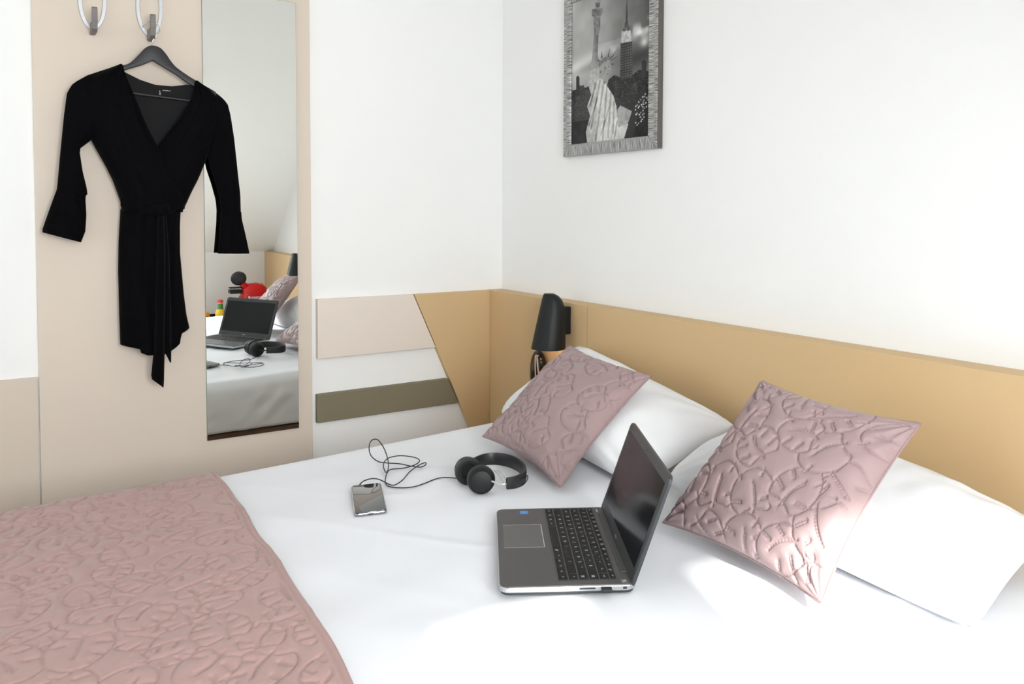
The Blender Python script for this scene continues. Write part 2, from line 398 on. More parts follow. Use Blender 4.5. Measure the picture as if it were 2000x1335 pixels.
# wall hooks
def wall_hook(cx, cz, label, lx):
    t = thing('wall_hook', label, 'hook', (cx, -.004, cz), 'wall hooks on the beige panel')
    ring = [(cx+.031*math.cos(a), -.010, cz+.076*math.sin(a)) for a in np.linspace(0, 2*math.pi, 56, endpoint=False)]
    bm = bmesh.new(); n = len(ring); rows = []
    for a in np.linspace(0, 2*math.pi, n, endpoint=False):
        ca, sa = math.cos(a), math.sin(a)
        o = (cx+.0345*ca, cz+.080*sa); i = (cx+.0245*ca, cz+.070*sa)
        rows.append([bm.verts.new((o[0], -.0005, o[1])), bm.verts.new((o[0], -.008, o[1])), bm.verts.new((o[0]-.001*ca, -.010, o[1]-.001*sa)),
                     bm.verts.new((i[0]+.001*ca, -.010, i[1]+.001*sa)), bm.verts.new((i[0], -.008, i[1])), bm.verts.new((i[0], -.0005, i[1]))])
    for k in range(n):
        A, B = rows[k], rows[(k+1) % n]
        for j in range(6): bm.faces.new((A[j], A[(j+1) % 6], B[(j+1) % 6], B[j]))
    sharp(frombm('ring', bm, 'silver', t, smooth=True))
    zb = cz-.075                                   # the peg: foot on the ring, arm reaching out and up
    bm = bmesh.new()
    bm_box(bm, (cx-.007, -.045, zb-.018), (cx+.007, -.0005, zb+.012), .003)
    prof = [(-.032, zb-.014), (-.048, zb-.018), (-.062, zb-.012), (-.070, zb+.010), (-.070, zb+.040), (-.062, zb+.045), (-.056, zb+.040), (-.055, zb+.012), (-.045, zb+.004), (-.032, zb+.004)]
    A = [bm.verts.new((cx-.0065, y, z)) for y, z in prof]; B = [bm.verts.new((cx+.0065, y, z)) for y, z in prof]
    bm.faces.new(A); bm.faces.new(B[::-1])
    for k in range(len(prof)): bm.faces.new((A[k], A[(k+1) % len(prof)], B[(k+1) % len(prof)], B[k]))
    frombm('peg', bm, 'grey_plastic', t)
wall_hook(-1.3055, 1.790, 'silver oval hook with grey peg, left and empty', -1)
wall_hook(-1.1650, 1.790, 'silver oval hook with grey peg holding the black hanger', 1)

# hanger
t = thing('coat_hanger', 'black wooden hanger on the right hook, carrying the robe', 'hanger', (-1.165, -.045, 1.60))
top = [(-1.300, 1.5895), (-1.2422, 1.6156), (-1.2272, 1.6216), (-1.2149, 1.6317), (-1.1977, 1.6519), (-1.1828, 1.6696), (-1.1658, 1.6784), (-1.1447, 1.6739), (-1.1293, 1.6574), (-1.1189, 1.6417), (-1.1039, 1.6249), (-1.0732, 1.6045), (-1.047, 1.5905), (-1.0, 1.566)]
bot = [(-1.0, 1.548), (-1.0472, 1.5719), (-1.0756, 1.5844), (-1.1042, 1.6037), (-1.1366, 1.6216), (-1.1643, 1.6372), (-1.1899, 1.6232), (-1.2193, 1.611), (-1.24, 1.6023), (-1.298, 1.572)]
top = [tuple(p) for p in spline(top, 4)]; 
sharp(prism('body', top+bot, 'y', -.051, -.039, 'black_wood', t, bevel=.0025))
tube('trouser_bar', [(-1.235, -.045, 1.546), (-1.2145, -.045, 1.5447), (-1.0722, -.045, 1.5363), (-1.05, -.045, 1.535)], .0032, 'black_wood', t)
hk = [(-1.1655, -.045, 1.676), (-1.1645, -.045, 1.690), (-1.158, -.047, 1.702), (-1.1475, -.049, 1.716), (-1.147, -.049, 1.730), (-1.154, -.049, 1.7395), (-1.165, -.049, 1.7425), (-1.176, -.049, 1.739), (-1.186, -.049, 1.730), (-1.1895, -.049, 1.724)]
tube('hook_wire', spline(hk, 5), .0012, 'wire', t, 6)

# ------------------------------------------------------------------ robe
rb = thing('robe', 'short black velvet wrap robe with flared cuffs hanging on the hanger', 'robe', (-1.165, -.045, .86))
def resample(pts, n):
    P = np.array(pts, float); d = np.r_[0, np.cumsum(np.hypot(*np.diff(P, axis=0).T))]; s = np.linspace(0, d[-1], n)
    return np.stack([np.interp(s, d, P[:, 0]), np.interp(s, d, P[:, 1])], 1)
def tube_loft(name, L, R, yc, hy, n, m, mt, folds=0, seed=0, hyend=None):
    A, B = resample(L, n), resample(R, n); V = []
    for i in range(n):
        v = i/(n-1); h = hy if hyend is None else hy*(1-v)+hyend*v
        for k in range(m):
            th = 2*math.pi*k/m; u = (1-math.cos(th))/2
            p = A[i]*(1-u)+B[i]*u
            y = yc-h*math.sin(th)
            if math.sin(th) > 0: y -= folds*math.sin(th)*(math.sin(u*17+seed+2.2*math.sin(v*4+seed))*.6+.4*math.sin(u*31+v*6))
            V.append((p[0], y, p[1]))
    F = gridfaces(n, m, 0, True); F.append(tuple(range(m))[::-1]); F.append(tuple(range((n-1)*m, n*m)))
    o = pydata(name, V, F, mt, rb, smooth=True); return sharp(o, 60)
def sheet(name, L, R, ys, n, m, mt, folds=.003, seed=0, thick=.003, amp=1.0, zb=None):
    """cloth between two edges; ys(u) gives how far it stands off the wall"""
    A, B = resample(L, n), resample(R, n); V = []
    for i in range(n):
        v = i/(n-1)
        for k in range(m):
            u = k/(m-1); p = A[i]*(1-u)+B[i]*u
            if zb is not None: p = np.array([p[0], A[0][1]*(1-v)+zb(u)*v])
            y = ys(u, v)-folds*(min(1, 6*u, 6*(1-u)))*(math.sin(u*21+seed+1.5*math.sin(v*3+seed))+.6*math.sin(u*43+v*5))
            V.append((p[0], y, p[1]))
    o = pydata(name, V, gridfaces(n, m), mt, rb, smooth=True)
    md = o.modifiers.new('thickness', 'SOLIDIFY'); md.thickness = thick; md.offset = 0
    return o
# back with neck label
bk = [(-1.285, 1.5935), (-1.2325, 1.6025), (-1.1949, 1.5854), (-1.1565, 1.5750), (-1.1132, 1.5747), (-1.0729, 1.5830), (-1.03, 1.5790), (-1.00, 1.56), (-1.03, 1.40), (-1.095, 1.235), (-1.243, 1.235), (-1.30, 1.42)]
prism('back_lining', [tuple(p) for p in bk], 'y', -.030, -.026, 'lining', rb)
lb = box('neck_label', (-1.1476, -.0312, 1.547), (-1.1161, -.0302, 1.5635), 'lining', rb)
bm = bmesh.new()
for i in range(7): bm_box(bm, (-1.1385+i*.0032, -.0318, 1.5600), (-1.1385+i*.0032+.0022, -.0312, 1.5600+random.choice((.0016, .0026))))
for i in range(4): bm_box(bm, (-1.1470, -.0318, 1.5580-i*.0032), (-1.1425+random.uniform(-.002, 0), -.0312, 1.5598-i*.0032))
frombm('label_print', bm, 'white_thread', rb)
yl = lambda u, v: -.030-.030*min(1, (u*5))**.6 - .010*math.sin(math.pi*u)
yr = lambda u, v: -.030-.024*min(1, ((1-u)*5))**.6 - .006*math.sin(math.pi*u)
sheet('front_panel', [(-1.0560, 1.5915), (-1.064, 1.5433), (-1.0985, 1.4809), (-1.1391, 1.4234), (-1.158, 1.4001), (-1.20, 1.32), (-1.236, 1.225)],
      [(-1.0511, 1.5916), (-1.0155, 1.576), (-.985, 1.55), (-.995, 1.46), (-1.0219, 1.3844), (-1.0476, 1.3198), (-1.0673, 1.2804), (-1.0813, 1.2485), (-1.0930, 1.224)], yr, 34, 26, 'velvet', .0016, 1.3)
sheet('front_panel', [(-1.2472, 1.6181), (-1.3243, 1.5828), (-1.335, 1.52), (-1.325, 1.45), (-1.3163, 1.4169), (-1.281, 1.3466), (-1.256, 1.2897), (-1.2452, 1.2616), (-1.2458, 1.225)],
      [(-1.2400, 1.6120), (-1.2365, 1.5871), (-1.2147, 1.5313), (-1.1928, 1.4706), (-1.1666, 1.4136), (-1.159, 1.3999), (-1.1167, 1.3137), (-1.094, 1.262), (-1.0955, 1.224)], yl, 34, 26, 'velvet', .0018, .4)
# neck binding along the two wrap edges
tube('neck_binding', [(x, -.062, z) for x, z in [tuple(p) for p in spline([(-1.2452, 1.6165), (-1.2365, 1.5871), (-1.2147, 1.5313), (-1.1928, 1.4706), (-1.1666, 1.4136), (-1.159, 1.3999), (-1.1167, 1.3137)], 3)]], .0035, 'velvet', rb, 6)
tube('neck_binding', [(x, -.056, z) for x, z in [tuple(p) for p in spline([(-1.0535, 1.5916), (-1.064, 1.5433), (-1.0985, 1.4809), (-1.1391, 1.4234), (-1.1551, 1.4001)], 3)]], .0035, 'velvet', rb, 6)
# skirt with the overlapping wrap
hem = np.array([(-1.2527, .8621), (-1.2083, .8497), (-1.2072, .8396), (-1.1905, .8324), (-1.1513, .8290), (-1.119, .8459), (-1.1068, .8564), (-1.1024, .8822), (-1.0777, .8948)])
hz = lambda u: float(np.interp(-1.2527+u*.175, hem[:, 0], hem[:, 1]))
ysk = lambda u, v: -.022-.040*(math.sin(math.pi*min(max(u, .0), 1)))**.5 - .006*v
sheet('skirt', [(-1.2458, 1.2320), (-1.252, 1.1461), (-1.2546, 1.063), (-1.254, .9377), (-1.2527, .8621)],
      [(-1.0955, 1.2320), (-1.0984, 1.1867), (-1.0994, 1.109), (-1.0915, .9917), (-1.0850, .9300), (-1.0777, .8948)], ysk, 40, 54, 'velvet', .0026, .9, .004, zb=hz)
prism('skirt_back', [(-1.2438, 1.232), (-1.25, 1.146), (-1.2526, 1.063), (-1.2507, .868), (-1.11, .868), (-1.086, .90), (-1.0935, .99), (-1.1014, 1.109), (-1.0975, 1.232)], 'y', -.021, -.018, 'velvet', rb)
# sleeves and flared cuffs
tube_loft('sleeve', [(-1.262, 1.6115), (-1.3243, 1.5828), (-1.3566, 1.5599), (-1.3711, 1.5348), (-1.3791, 1.4746), (-1.3896, 1.3747), (-1.3981, 1.2843), (-1.4036, 1.2683)],
          [(-1.262, 1.6015), (-1.268, 1.53), (-1.285, 1.45), (-1.3163, 1.4140), (-1.3309, 1.4014), (-1.3454, 1.3886), (-1.3381, 1.3285), (-1.3293, 1.2856), (-1.3283, 1.2694)], -.042, .016, 30, 22, 'velvet', .003, .5, .019)
tube_loft('cuff', [(-1.4020, 1.2730), (-1.4182, 1.2245), (-1.4339, 1.1756), (-1.4328, 1.171)],
          [(-1.3295, 1.2730), (-1.3333, 1.2612), (-1.3316, 1.2166), (-1.3348, 1.1719), (-1.3454, 1.1436)], -.042, .020, 14, 30, 'velvet', .004, 1.1, .024)
tube_loft('sleeve', [(-1.030, 1.572), (-1.02, 1.50), (-1.012, 1.43), (-1.0219, 1.3844), (-1.014, 1.3469), (-1.0019, 1.3078), (-.9897, 1.2596), (-.9866, 1.2153)],
          [(-1.030, 1.5830), (-1.0155, 1.5760), (-.9863, 1.5582), (-.9652, 1.5379), (-.9571, 1.5033), (-.9477, 1.4377), (-.9374, 1.327), (-.9321, 1.2751), (-.9313, 1.2130)], -.036, .016, 30, 22, 'velvet', .003, 2.5, .017)
tube_loft('cuff', [(-.9878, 1.2280), (-.9891, 1.1948), (-.9939, 1.1418), (-.9972, 1.1049)],
          [(-.9298, 1.2250), (-.9285, 1.2035), (-.9201, 1.1675), (-.9117, 1.1268), (-.9075, 1.1026)], -.034, .018, 14, 30, 'velvet', .0035, 3.1, .020)
# belt, knot, tails
bl = [(-1.2470, 1.2600), (-1.2475, 1.2400), (-1.1939, 1.2250), (-1.1287, 1.2230), (-1.0965, 1.2280), (-1.0870, 1.2384), (-1.083, 1.2500), (-1.1283, 1.2480), (-1.1935, 1.2530)]
def belt():
    n, V = 26, []
    xs = np.linspace(-1.2475, -1.084, n)
    for x in xs:
        u = (x+1.2475)/.1635; y = -.026-.047*(max(0, math.sin(math.pi*u)))**.45
        zc = 1.2505-.020*math.sin(math.pi*u)*.9-.006*u
        for dz, dy in ((.0115, .002), (.0095, -.003), (.003, -.0045), (-.004, -.004), (-.0095, -.003), (-.0115, .002), (-.004, .004), (.004, .004)):
            V.append((x, y+dy, zc+dz))
    F = gridfaces(n, 8, 0, True); F.append(tuple(range(8))); F.append(tuple(range((n-1)*8, n*8)))
    o = pydata('belt', V, F, 'velvet', rb, smooth=True); return o
belt()
bm = bmesh.new(); bmesh.ops.create_uvsphere(bm, u_segments=16, v_segments=10, radius=1)
for v in bm.verts: v.co = Vector((-1.152+v.co.x*.022, -.076+v.co.y*.010, 1.230+v.co.z*.019+.003*math.sin(v.co.x*4)))
frombm('belt_knot', bm, 'velvet', rb, smooth=True)
def tail(pts, y):
    bm = bmesh.new(); n = len(pts); rows = []
    for i, (xa, za, xb, zb_) in enumerate(pts):
        yy = y-.003*math.sin(i*.9)
        rows.append([bm.verts.new((xa, yy, za)), bm.verts.new(((xa+xb)/2, yy-.005, (za+zb_)/2)), bm.verts.new((xb, yy-.001, zb_)), bm.verts.new(((xa+xb)/2, yy+.004, (za+zb_)/2))])
    for A, B in zip(rows, rows[1:]):
        for k in range(4): bm.faces.new((A[k], A[(k+1) % 4], B[(k+1) % 4], B[k]))
    bm.faces.new(rows[0]); bm.faces.new(rows[-1])
    frombm('belt_tail', bm, 'velvet', rb, smooth=True)
tail([(-1.163, 1.226, -1.146, 1.226), (-1.168, 1.10, -1.145, 1.10), (-1.174, .95, -1.147, .95), (-1.1775, .85, -1.150, .85), (-1.1848, .7776, -1.1525, .760), (-1.1824, .7659, -1.1538, .7397)], -.0755)
tail([(-1.153, 1.224, -1.140, 1.224), (-1.151, 1.10, -1.134, 1.10), (-1.151, .95, -1.132, .95), (-1.1499, .84, -1.1324, .8471), (-1.1356, .807, -1.1329, .8082)], -.0715)

# ================================================================== HEADBOARD WALL
hb = thing('headboard', 'long tan headboard panelling the wall behind the bed', 'headboard', (-.03, -1.4, .3))
box('board', (-.062, -.5635, .30), (-.001, .011, .95), 'tan', hb, bevel=.0012)
box('board', (-.062, -3.188, .30), (-.001, -.5655, .95), 'tan', hb, bevel=.0012)

# picture
fr = thing('framed_picture', 'grey streaked frame with a monochrome print of a crowned statue and a city', 'picture', (-.01, -.591, 1.65))
yL, yR, zB, zT, fw = -.384, -.812, 1.4015, 1.9125, .0365
def rail(p, m): prism('frame_rail', p, 'x', -.020, -.001, m, fr, bevel=.002)
rail([(yL, zB), (yR, zB), (yR+fw, zB+fw), (yL-fw, zB+fw)], 'frame_y')
rail([(yL, zT), (yL-fw, zT-fw), (yR+fw, zT-fw), (yR, zT)], 'frame_y')
rail([(yL, zB), (yL-fw, zB+fw), (yL-fw, zT-fw), (yL, zT)], 'frame_z')
rail([(yR, zB), (yR, zT), (yR+fw, zT-fw), (yR+fw, zB+fw)], 'frame_z')
box('frame_edge', (-.0185, yR-.0012, zB), (-.0005, yR+.0002, zT), 'frame_side', fr)
def paint():
    nu, nv = 240, 290
    u, v = np.meshgrid(np.linspace(0, 1, nu), np.linspace(0, 1, nv), indexing='ij')
    def poly(pts):
        P = np.array(pts); ins = np.zeros(u.shape, bool); n = len(P)
        for i in range(n):
            x1, y1 = P[i]; x2, y2 = P[i-1]
            c = ((y1 > v) != (y2 > v)) & (u < (x2-x1)*(v-y1)/((y2-y1) or 1e-9)+x1); ins ^= c
        return ins
    N = lambda s, k: vnoise(u, v*1.2, k, s)
    img = .40+.22*np.clip(1-u*1.3, 0, 1)-.20*np.clip(u-.45, 0, 1)*np.clip(v-.4, 0, 1)*3 + .05*N(.2, 1)+.03*N(.07, 2)
    img = np.where(v < .66, img+.22*np.exp(-((v-.54-.25*(u-.1))/.05)**2)*np.clip(1.1-u*1.4, 0, 1), img)
    img -= .16*np.exp(-((v-.50-.12*u)/.03)**2)*np.clip(1-u*2, 0, 1)
    cl = np.clip(N(.11, 3)*.6+N(.05, 4)*.5+.2, 0, 1)
    img += .75*cl*np.exp(-(((u-.88)/.15)**2+((v-.675-.1*(u-.85))/.05)**2))
    img += .6*cl*np.exp(-(((u-.95)/.08)**2+((v-.60)/.035)**2))
    img += .25*np.exp(-(((u-.56)/.07)**2+((v-.60)/.03)**2))*(.6+.4*N(.05, 8))
    img -= .18*np.exp(-(((u-.80)/.25)**2+((v-.50)/.07)**2))
    def fill(p, val, tex=0, s=.03, k=5): 
        nonlocal img
        m_ = poly(p); img = np.where(m_, val+tex*N(s, k), img)
    spk = (RNG.random(u.shape) > .94)
    city = poly([(0, .385), (.202, .387), (.33, .40), (.35, .425), (.42, .40), (.506, .412), (.56, .43), (.631, .406), (.787, .407), (.85, .43), (.968, .405), (1.05, .40), (1.05, -.1), (-.05, -.1)])
    img = np.where(city, .11+.03*N(.05, 9), img)
    for k in range(70):
        cu_, wd, tp = RNG.random(), RNG.uniform(.018, .045), RNG.uniform(.20, .40)+.03*(k % 3 == 0)
        m_ = (np.abs(u-cu_) < wd) & (v < tp) & (v > .16); img = np.where(m_, RNG.uniform(.07, .19), img)
    img = np.where(city & spk & (v > .19), img+.38*RNG.random(u.shape), img)
    fill([(.794, -.01), (.875, .22), (1.05, .22), (1.05, -.02)], .09, .03)
    fill([(.62, .0), (.64, .235), (.86, .235), (.79, .0)], .14, .015, .1)
    for k in range(6):
        for q in range(10):
            if RNG.random() < .35: continue
            a, b = .82+q*.019+RNG.normal(0, .004), .20-k*.026+.011*q+RNG.normal(0, .003)
            d = np.hypot((u-a)/1.5, v-b); img = np.where(d < .005, RNG.uniform(.45, .85), img)
    fill([(.062, .472), (.082, .485), (.105, .467), (.113, .362), (.058, .368)], .13)
    fill([(.881, .471), (.887, .481), (.919, .481), (.933, .470), (.938, .37), (.882, .376)], .15, .02)
    sh = poly([(.634, .628), (.77, .62), (.776, .389), (.631, .39)])
    win = ((u*110).astype(int) % 2 == 0) & ((v*120).astype(int) % 2 == 0)
    img = np.where(sh, .13+.04*(u-.63)/.14+np.where(win, .10+.14*RNG.random(u.shape), 0), img)
    fill([(.645, .703), (.747, .698), (.77, .62), (.638, .627)], .66, .12, .02)
    fill([(.666, .723), (.739, .72), (.747, .693), (.652, .70)], .30, .1, .02)
    fill([(.683, .752), (.721, .75), (.729, .72), (.677, .722)], .22, .05, .02)
    fill([(.700, .893), (.707, .892), (.716, .747), (.692, .751)], .17)
    G = lambda p, base, amp: fill(p, base, amp, .022, 12)
    body = [(.34, .431), (.428, .421), (.491, .348), (.553, .292), (.592, .215), (.609, .115), (.617, .082), (.735, .097), (.671, -.02), (.224, -.02), (.198, .078), (.254, .185), (.212, .257), (.269, .329), (.235, .383)]
    G([(.637, .223), (.774, .173), (.742, .117), (.648, .015), (.61, .074), (.60, .198)], .55, .07)
    fill(body, .60, .06, .05, 13)
    mb = poly(body)
    for a, b, c, d, wdt in ((.33, .42, .26, .26, .010), (.38, .41, .27, .10, .010), (.43, .40, .33, .02, .011), (.47, .37, .42, .0, .010), (.52, .31, .49, .03, .010), (.56, .25, .55, .05, .009),
                            (.35, .30, .24, .12, .009), (.60, .12, .56, -.01, .009), (.30, .34, .24, .25, .007), (.50, .22, .40, .05, .009)):
        L2 = (c-a)**2+(d-b)**2; tt = np.clip(((u-a)*(c-a)+(v-b)*(d-b))/L2, 0, 1)
        dd = np.hypot(u-a-tt*(c-a), v-b-tt*(d-b)); img = np.where(mb, img-.20*np.exp(-(dd/wdt)**2)+.06*np.exp(-((dd-wdt*2.0)/wdt)**2), img)
    img = np.where(mb, img+.12+.06*N(.02, 31), img)
    img = np.where(mb & (u < .34), img-.10, img)
    arm = [(.303, .781), (.369, .762), (.353, .698), (.349, .615), (.355, .517), (.34, .439), (.268, .405), (.25, .467), (.273, .583), (.289, .665)]
    ma = poly(arm); img = np.where(ma, .52-.30*np.clip((u-.28)/.08, 0, 1)*np.clip((v-.45)*4, 0, 1)+.04*N(.03, 14), img)
    G([(.25, .492), (.363, .504), (.38, .435), (.268, .376), (.218, .402)], .62, .08)
    G([(.371, .52), (.488, .538), (.523, .484), (.49, .414), (.475, .374), (.412, .414), (.38, .468)], .52, .05)
    for (a, b, r_, val) in ((.450, .490, .010, .30), (.498, .490, .008, .30), (.480, .446, .009, .34), (.488, .468, .007, .42), (.385, .47, .012, .34), (.44, .395, .013, .40)):
        img = np.where(np.hypot(u-a, (v-b)*1.3) < r_, val, img)
    fill([(.355, .53), (.426, .562), (.511, .559), (.532, .524), (.488, .538), (.426, .529), (.366, .503)], .36, .10, .015)
    for p in ([(.391, .559), (.398, .612), (.413, .564)], [(.473, .56), (.506, .622), (.491, .558)], [(.507, .548), (.602, .592), (.522, .541)], [(.522, .535), (.617, .552), (.528, .526)], [(.523, .512), (.560, .502), (.523, .498)], [(.362, .537), (.34, .57), (.382, .543)]): fill(p, .24)
    G([(.291, .85), (.377, .844), (.379, .752), (.352, .715), (.304, .722), (.292, .80)], .38, .10)
    G([(.269, .909), (.405, .897), (.409, .864), (.382, .847), (.294, .85), (.266, .871)], .34, .10)
    G([(.312, .947), (.376, .936), (.365, .904), (.317, .913)], .30, .06)
    G([(.328, .969), (.353, .982), (.379, .962), (.382, .943), (.357, .937), (.328, .951)], .5, .1)
    img = np.clip(img, .05, .92)
    lv = img**1.75*.95
    V = np.stack([np.full(u.shape, -.0135), yL-fw+.001-u*(.365+.0), zB+fw-.001+v*(zT-zB-2*fw+.002)], -1).reshape(-1, 3)
    o = pydata('print', V, gridfaces(nu, nv), 'print', fr)
    a = o.data.color_attributes.new('print', 'FLOAT_COLOR', 'POINT')
    c = np.ones((nu*nv, 4), np.float32); c[:, 0] = (lv*1.0).ravel(); c[:, 1] = (lv*.99).ravel(); c[:, 2] = (lv*.965).ravel()
    a.data.foreach_set('color', c.ravel())
paint()

# wall lamps
def copy_tree(o, dx, label, group=None):
    r = o.copy(); COL.objects.link(r); r.matrix_world = Matrix.Translation(dx) @ WM[o.name]; WM[r.name] = r.matrix_world.copy(); r['label'] = label
    for ch in list(o.children):
        c = ch.copy(); COL.objects.link(c); c.parent = r; c.matrix_parent_inverse = ch.matrix_parent_inverse.copy()
    return r
LY = -.466
lamp = thing('wall_lamp', 'black cone wall lamp near the corner, above the left cushion', 'wall lamp', (-.062, LY, .86), 'wall lamps on the headboard')
def shade():
    bm = bmesh.new(); seg = 44; xb = -.079               # the back of the shade stands just off the mount
    prof = [(.797, -.105, 0, .0525), (.85, -.0925, 0, .047), (.90, -.0805, 0, .0415), (.925, -.0745, -.002, .038), (.943, -.0702, -.009, .0335), (.956, -.0670, -.021, .027), (.9635, -.0655, -.035, .017)]
    def ring(z, xf, xk, ry, d=0):
        c, rx = (xf+xk)/2, (xk-xf)/2-d
        return [bm.verts.new((xb+c+rx*math.cos(a), LY+(ry-d)*math.sin(a), z-d*.6)) for a in np.linspace(0, 2*math.pi, seg, endpoint=False)]
    def br(A, B):
        for k in range(seg): bm.faces.new((A[k], A[(k+1) % seg], B[(k+1) % seg], B[k]))
    outer = [ring(*p) for p in prof]; inner = [ring(*p, d=.0025 if i else .0022) for i, p in enumerate(prof[:-1])]
    for v in inner[0]: v.co.z = .797
    for A, B in zip(outer, outer[1:]): br(A, B)
    for A, B in zip(inner, inner[1:]): br(A, B)
    br(outer[0], inner[0]); bm.faces.new(outer[-1]); bm.faces.new(inner[-1])
    return sharp(frombm('shade', bm, 'black', lamp, smooth=True), 50)
shade()
box('mount', (-.088, LY-.022, .838), (-.0622, LY+.022, .922), 'black', lamp, bevel=.003)
bm = bmesh.new(); bm_lathe(bm, [(0, .0), (.012, .003), (.0165, .016), (.012, .030), (.008, .040), (.008, .055), (0, .056)], (-.128, LY, .835), seg=20)
frombm('bulb', bm, 'warm', lamp, smooth=True)
lamp2 = copy_tree(lamp, (0, -1.76, 0), 'black cone wall lamp seen only in the mirror, beyond the right cushion')
for q_ in (lamp, lamp2): q_.location.z += .017
pl = bpy.data.lights.new('lamp_glow', 'POINT'); pl.energy = .35; pl.color = (1, .55, .22); pl.shadow_soft_size = .015
po = bpy.data.objects.new('lamp_glow', pl); COL.objects.link(po); po.location = (-.125, LY, .828)

# glossy oval fitting with cord
t = thing('cable_holder', 'glossy black oval fitting with looped beige cord under the wall lamp', 'fitting', (-.07, -.335, .72))
bm = bmesh.new(); bmesh.ops.create_uvsphere(bm, u_segments=28, v_segments=18, radius=1)
for v in bm.verts:
    x, y, z = v.co; v.co = Vector((-.0830+np.sign(x)*abs(x)**.8*.0215, -.343+y*.034, .712+np.sign(z)*abs(z)**.85*.074))
frombm('body', bm, 'black_gloss', t, smooth=True)
for dy, wz in ((0, .64), (-.009, .65)):
    tube('cord', spline([(-.095, -.352+dy, .772), (-.104, -.357+dy, .770), (-.107, -.360+dy*1.6, .740), (-.107, -.363+dy*2.2, .700), (-.104, -.365+dy*2.2, wz)], 6), .0022, 'cord', t, 6)

# ================================================================== BED
BX0, BX1, BY0, BY1 = -2.15, -.066, -2.32, -.497
def bedz(x, y): return .631+.04*(x+.55)
bed = thing('bed', 'double bed with a brown wooden base along the headboard', 'bed', (-1.1, -1.41, 0))
box('base', (-2.12, -2.24, .0), (-.075, -.545, .425), 'brown_wood', bed, bevel=.004)
box('mattress', (-2.08, -2.22, .427), (-.078, -.56, .545), 'mattress', bed, bevel=.03, seg=4)
def edge_y(x): return np.interp(x, [-2.2, -1.54, -1.2, -.88, -.33, 0], [-.47, -.463, -.482, -.497, -.512, -.525])
def bump_z(x, y):
    z = .0040*vnoise(x, y, 21, .23)+.0026*vnoise(x+.3*y, y-.3*x, 22, .11)
    # soft creases running across the lower middle of the cover
    cr = ridged(x*.8+y*.6, (y*.8-x*.6)*.35, 23, .16); z = z+.012*np.clip(cr-.72, 0, 1)*(.4+.6*vnoise(x, y, 24, .4))
    z = z+.012*np.exp(-(((x+.30)/.22)**2+((y+1.98)/.22)**2))+.010*vnoise(x, y, 25, .13)*np.exp(-(((x+.35)/.35)**2+((y+2.05)/.25)**2))
    return z
def cover(name, x0, x1, y_in, step, dy, mt, parent=None, lift=0.0, top=None, hemz=.437, both=True, wr=1.0):
    """cloth over the bed: drop at the mirror side, round shoulder, top, drop at the other side"""
    xs = np.arange(x0, x1+1e-6, step)
    R = .038; prof = []                                     # (kind, s)
    drop = np.linspace(0, 1, 14)[:-1]; arc = np.linspace(0, math.pi/2, 8)
    ys_top = np.arange(0, 1.0001, dy/1.78)
    V = []; nv = None
    for x in xs:
        ye = float(edge_y(x)); zt0 = float(bedz(x, 0)); row = []
        for d in drop:
            z = hemz+(zt0-R-hemz)*d
            yy = ye-.012*(1-d)**1.5+lift
            yy += wr*(.011*math.sin(math.pi*min(1, d*1.2)+.2))*float(vnoise(x+.45*z, z*.4, 31, .085)) + wr*.006*float(vnoise(x-.8*z, z, 32, .04))
            row.append((x, yy, z))
        for a in arc: row.append((x, ye-R+R*math.cos(a)+lift*math.cos(a), zt0-R+R*math.sin(a)+lift*math.sin(a)))
        ya, yb = ye-R, BY0+R
        yt = ya+(yb-ya)*ys_top[1:]
        z = bedz(x, yt)+bump_z(np.full(yt.shape, x), yt)*np.minimum(1, (ya-yt)/.08)+lift
        row += [(x, float(q), float(p)) for q, p in zip(yt, z)]
        for a in arc: row.append((x, BY0+R-R*math.sin(a)-lift*math.sin(a), zt0-R+R*math.cos(a)+lift*math.cos(a)))
        for d in drop[::-1]: row.append((x, BY0-lift-.008*math.sin(d*9+x*14), hemz+(zt0-R-hemz)*d))
        nv = len(row); V += row
    return xs, V, nv
xs, V, nv = cover('duvet', BX0, BX1, 0, .0125, .0125, 'linen')
# close the foot end with a drop
foot = [(BX0-.03, p[1], min(p[2], .60)) for p in V[:nv]]; foot2 = [(BX0-.035, p[1], min(p[2], .44)) for p in V[:nv]]
Vd = foot2+foot+V
dv = pydata('duvet', Vd, gridfaces(len(xs)+2, nv), 'linen', smooth=True)
md = dv.modifiers.new('thickness', 'SOLIDIFY'); md.thickness = .006; md.offset = -1
tag(dv, 'white cotton duvet spread over the whole bed', 'duvet')

